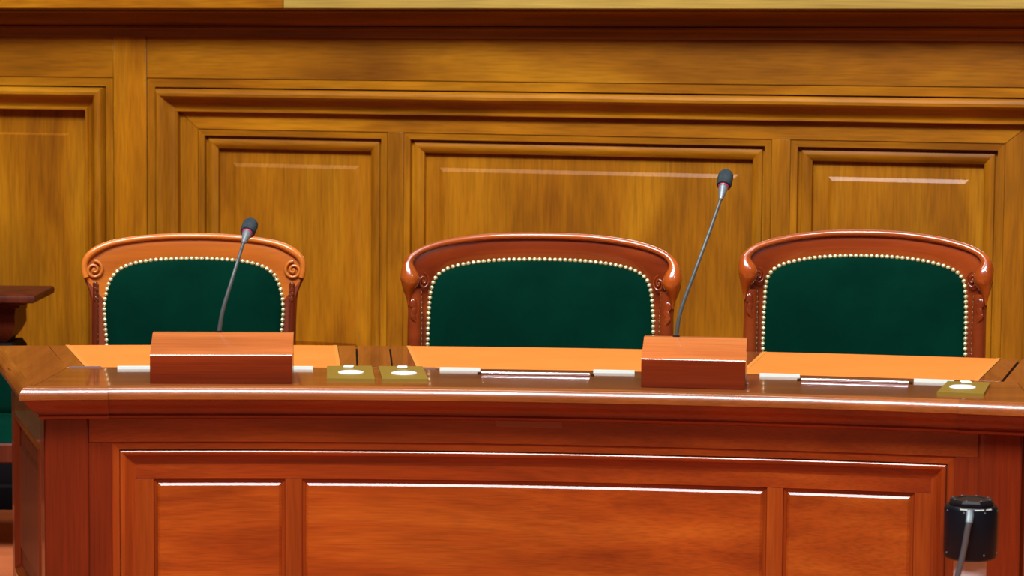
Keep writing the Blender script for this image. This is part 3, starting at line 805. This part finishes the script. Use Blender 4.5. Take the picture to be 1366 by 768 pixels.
N3 = [(-0.300, 0.70), (-0.300, 0.766), (-0.300, 0.85), (-0.299, 0.90), (-0.2965, 0.948), (-0.287, 0.985), (-0.255, 1.012), (-0.185, 1.0305), (-0.10, 1.040), (0.0, 1.043)]
O3 = [(-0.360, 0.70), (-0.360, 0.78), (-0.360, 0.90), (-0.364, 0.93), (-0.373, 0.965), (-0.379, 1.015), (-0.364, 1.052), (-0.318, 1.081), (-0.23, 1.104), (-0.125, 1.117), (-0.05, 1.1205), (0.0, 1.121)]
make_chair((1.064, 7.87), R(-10.25), N3, O3, bead2, (0.3165, 0.983), 0.0150, 0.55, 0.022, mah_chair, mah_chair,
           'right green velvet armchair with rounded dark red crest beside the brass plate')

# ================================================================== THINGS AT THE LEFT EDGE
# low green chair, only its right edge is in view
ch = empty('low_chair', (-1.80, 8.62, 0), 0)
tag(ch, 'low dark green upholstered chair at the left edge beside the desk end', 'chair')
mb = MB(); vs = []
for i in range(13):
    for j in range(9):
        a = i / 12 * 2 - 1; b = j / 8 * 2 - 1
        vs.append((0.275 * a, 0.20 - 0.045 * ((1 - abs(a) ** 6) * (1 - abs(b) ** 6)) ** 0.5, 0.50 + 0.105 * b))
mb.add(vs, grid_faces(13, 9)); mb.build('back_cushion', velvet, ch, angle=60)
mb = MB(); box(mb, (-0.285, 0.20, 0.38), (0.285, 0.235, 0.612), 0.006); mb.build('back_frame', mah_chair, ch)
mb = MB(); tube(mb, [(-0.30, 0.215, 0.608), (-0.2, 0.215, 0.614), (0, 0.215, 0.616), (0.2, 0.215, 0.614), (0.30, 0.215, 0.608)], 0.018, 12); mb.build('top_rail', mah_chair, ch)
mb = MB(); box(mb, (-0.285, -0.26, 0.316), (0.285, 0.235, 0.382), 0.006); mb.build('seat_rail', mah_dark, ch)
mb = MB(); vs = []
for i in range(13):
    for j in range(13):
        a = i / 12 * 2 - 1; b = j / 12 * 2 - 1
        vs.append((0.27 * a, -0.03 + 0.22 * b, 0.383 + 0.05 * ((1 - abs(a) ** 5) * (1 - abs(b) ** 5)) ** 0.5))
mb.add(vs, grid_faces(13, 13)); mb.build('seat_cushion', velvet, ch, angle=60)
for x in (-0.25, 0.25):
    for y in (-0.23, 0.20):
        mb = MB(); tube(mb, [(x, y, 0), (x, y, 0.2), (x, y, 0.315)], [0.015, 0.02, 0.026], 10); mb.build('leg', mah_dark, ch)

# dark side stand with a moulded top behind it
st = empty('side_stand', (-2.074, 9.44, 0), 0)
tag(st, 'dark red wooden stand with moulded overhanging top, far left by the panelled wall', 'stand')
def ring_stack(levels, yd=0.2):
    """levels: (half width, z): mitred rectangular profile"""
    mb = MB(); vs = []
    for hx, z in levels:
        hy = hx - 0.385 + yd
        vs += [(-hx, -hy, z), (hx, -hy, z), (hx, hy, z), (-hx, hy, z)]
    n = len(levels)
    mb.add(vs, grid_faces(n, 4, closed_v=True) + [(3, 2, 1, 0), tuple(range(4 * n - 4, 4 * n))]); return mb
ring_stack([(0.378, 0.752), (0.385, 0.755), (0.387, 0.768), (0.384, 0.778), (0.378, 0.781)]).build('top', mah_dark, st)
ring_stack([(0.300, 0.706), (0.302, 0.724), (0.318, 0.730), (0.322, 0.737), (0.345, 0.743), (0.352, 0.751)]).build('top_moulding', mah_dark, st)
ring_stack([(0.262, 0.600), (0.285, 0.630), (0.299, 0.660), (0.298, 0.705)]).build('neck', mah_dark, st)
ring_stack([(0.312, 0.0), (0.312, 0.08), (0.300, 0.09), (0.300, 0.575), (0.285, 0.599)]).build('body', black_shade, st)

# ================================================================== POST IN FRONT OF THE DESK, LOWER RIGHT
ps = empty('capped_post', (1.030, 5.80, 0), 0)
tag(ps, 'pale round post with black screwed cap and thin chrome rod, lower right before the desk', 'post')
mb = MB(); lathe(mb, [(0, 0.012), (0.037, 0.012), (0.0365, 0.53), (0, 0.53)], 32); mb.build('tube', pale_tube, ps)
mb = MB(); lathe(mb, [(0, 0), (0.15, 0), (0.152, 0.004), (0.15, 0.010), (0.05, 0.0125), (0, 0.0125)], 40); mb.build('base_plate', black_gloss, ps)
mb = MB(); lathe(mb, [(0, 0.522), (0.054, 0.522), (0.0585, 0.526), (0.0600, 0.534), (0.0600, 0.634), (0.0575, 0.640), (0.054, 0.6425), (0, 0.6425)], 40)
cap = mb.build('cap', black_gloss, ps)
mb = MB(); lathe(mb, [(0, 0.643), (0.052, 0.643), (0.0525, 0.650), (0.047, 0.6555), (0.034, 0.656), (0.032, 0.6545), (0, 0.6545)], 8, Matrix.Rotation(R(12), 4, 'Z')); mb.build('cap_plate', black_gloss, ps, angle=20)
for k in range(8):
    a = 2 * PI * k / 8 + 0.35
    for rr, z, ax_ in ((0.0595, 0.537, 1), (0.0595, 0.632, 1), (0.042, 0.6555, 0)):
        m = MB(); M_ = Matrix.Translation((rr * math.cos(a), rr * math.sin(a), z))
        if ax_: M_ = M_ @ Matrix.Rotation(a, 4, 'Z') @ Matrix.Rotation(PI / 2, 4, 'Y')
        lathe(m, [(0.0021, 0), (0.0019, 0.0010), (0, 0.0014)], 8, M_); m.build('screw', gun, cap, cap.location)
# highlights on the rim of the cap, drawn as thin pale tubes
for a0, a1 in ((236, 252), (268, 288), (294, 308)):
    mb = MB(); tube(mb, [(0.0590 * math.cos(R(a0 + (a1 - a0) * i / 5)), 0.0590 * math.sin(R(a0 + (a1 - a0) * i / 5)), 0.6385) for i in range(6)], 0.0011, 6)
    mb.build('rim_glint', steel, cap, cap.location)
mb = MB(); tube(mb, catmull([(-0.014, -0.062, 0.628), (-0.016, -0.070, 0.618), (-0.020, -0.074, 0.600), (-0.029, -0.076, 0.545), (-0.046, -0.078, 0.470), (-0.075, -0.080, 0.33), (-0.095, -0.082, 0.16), (-0.10, -0.083, 0.0125)], 5), 0.0066, 12); mb.build('rod', rod_m, ps)
mb = MB(); tube(mb, [(-0.013, -0.056, 0.634), (-0.014, -0.064, 0.628), (-0.017, -0.072, 0.612)], [0.008, 0.0088, 0.0078], 10); mb.build('rod_clamp', gun, ps)
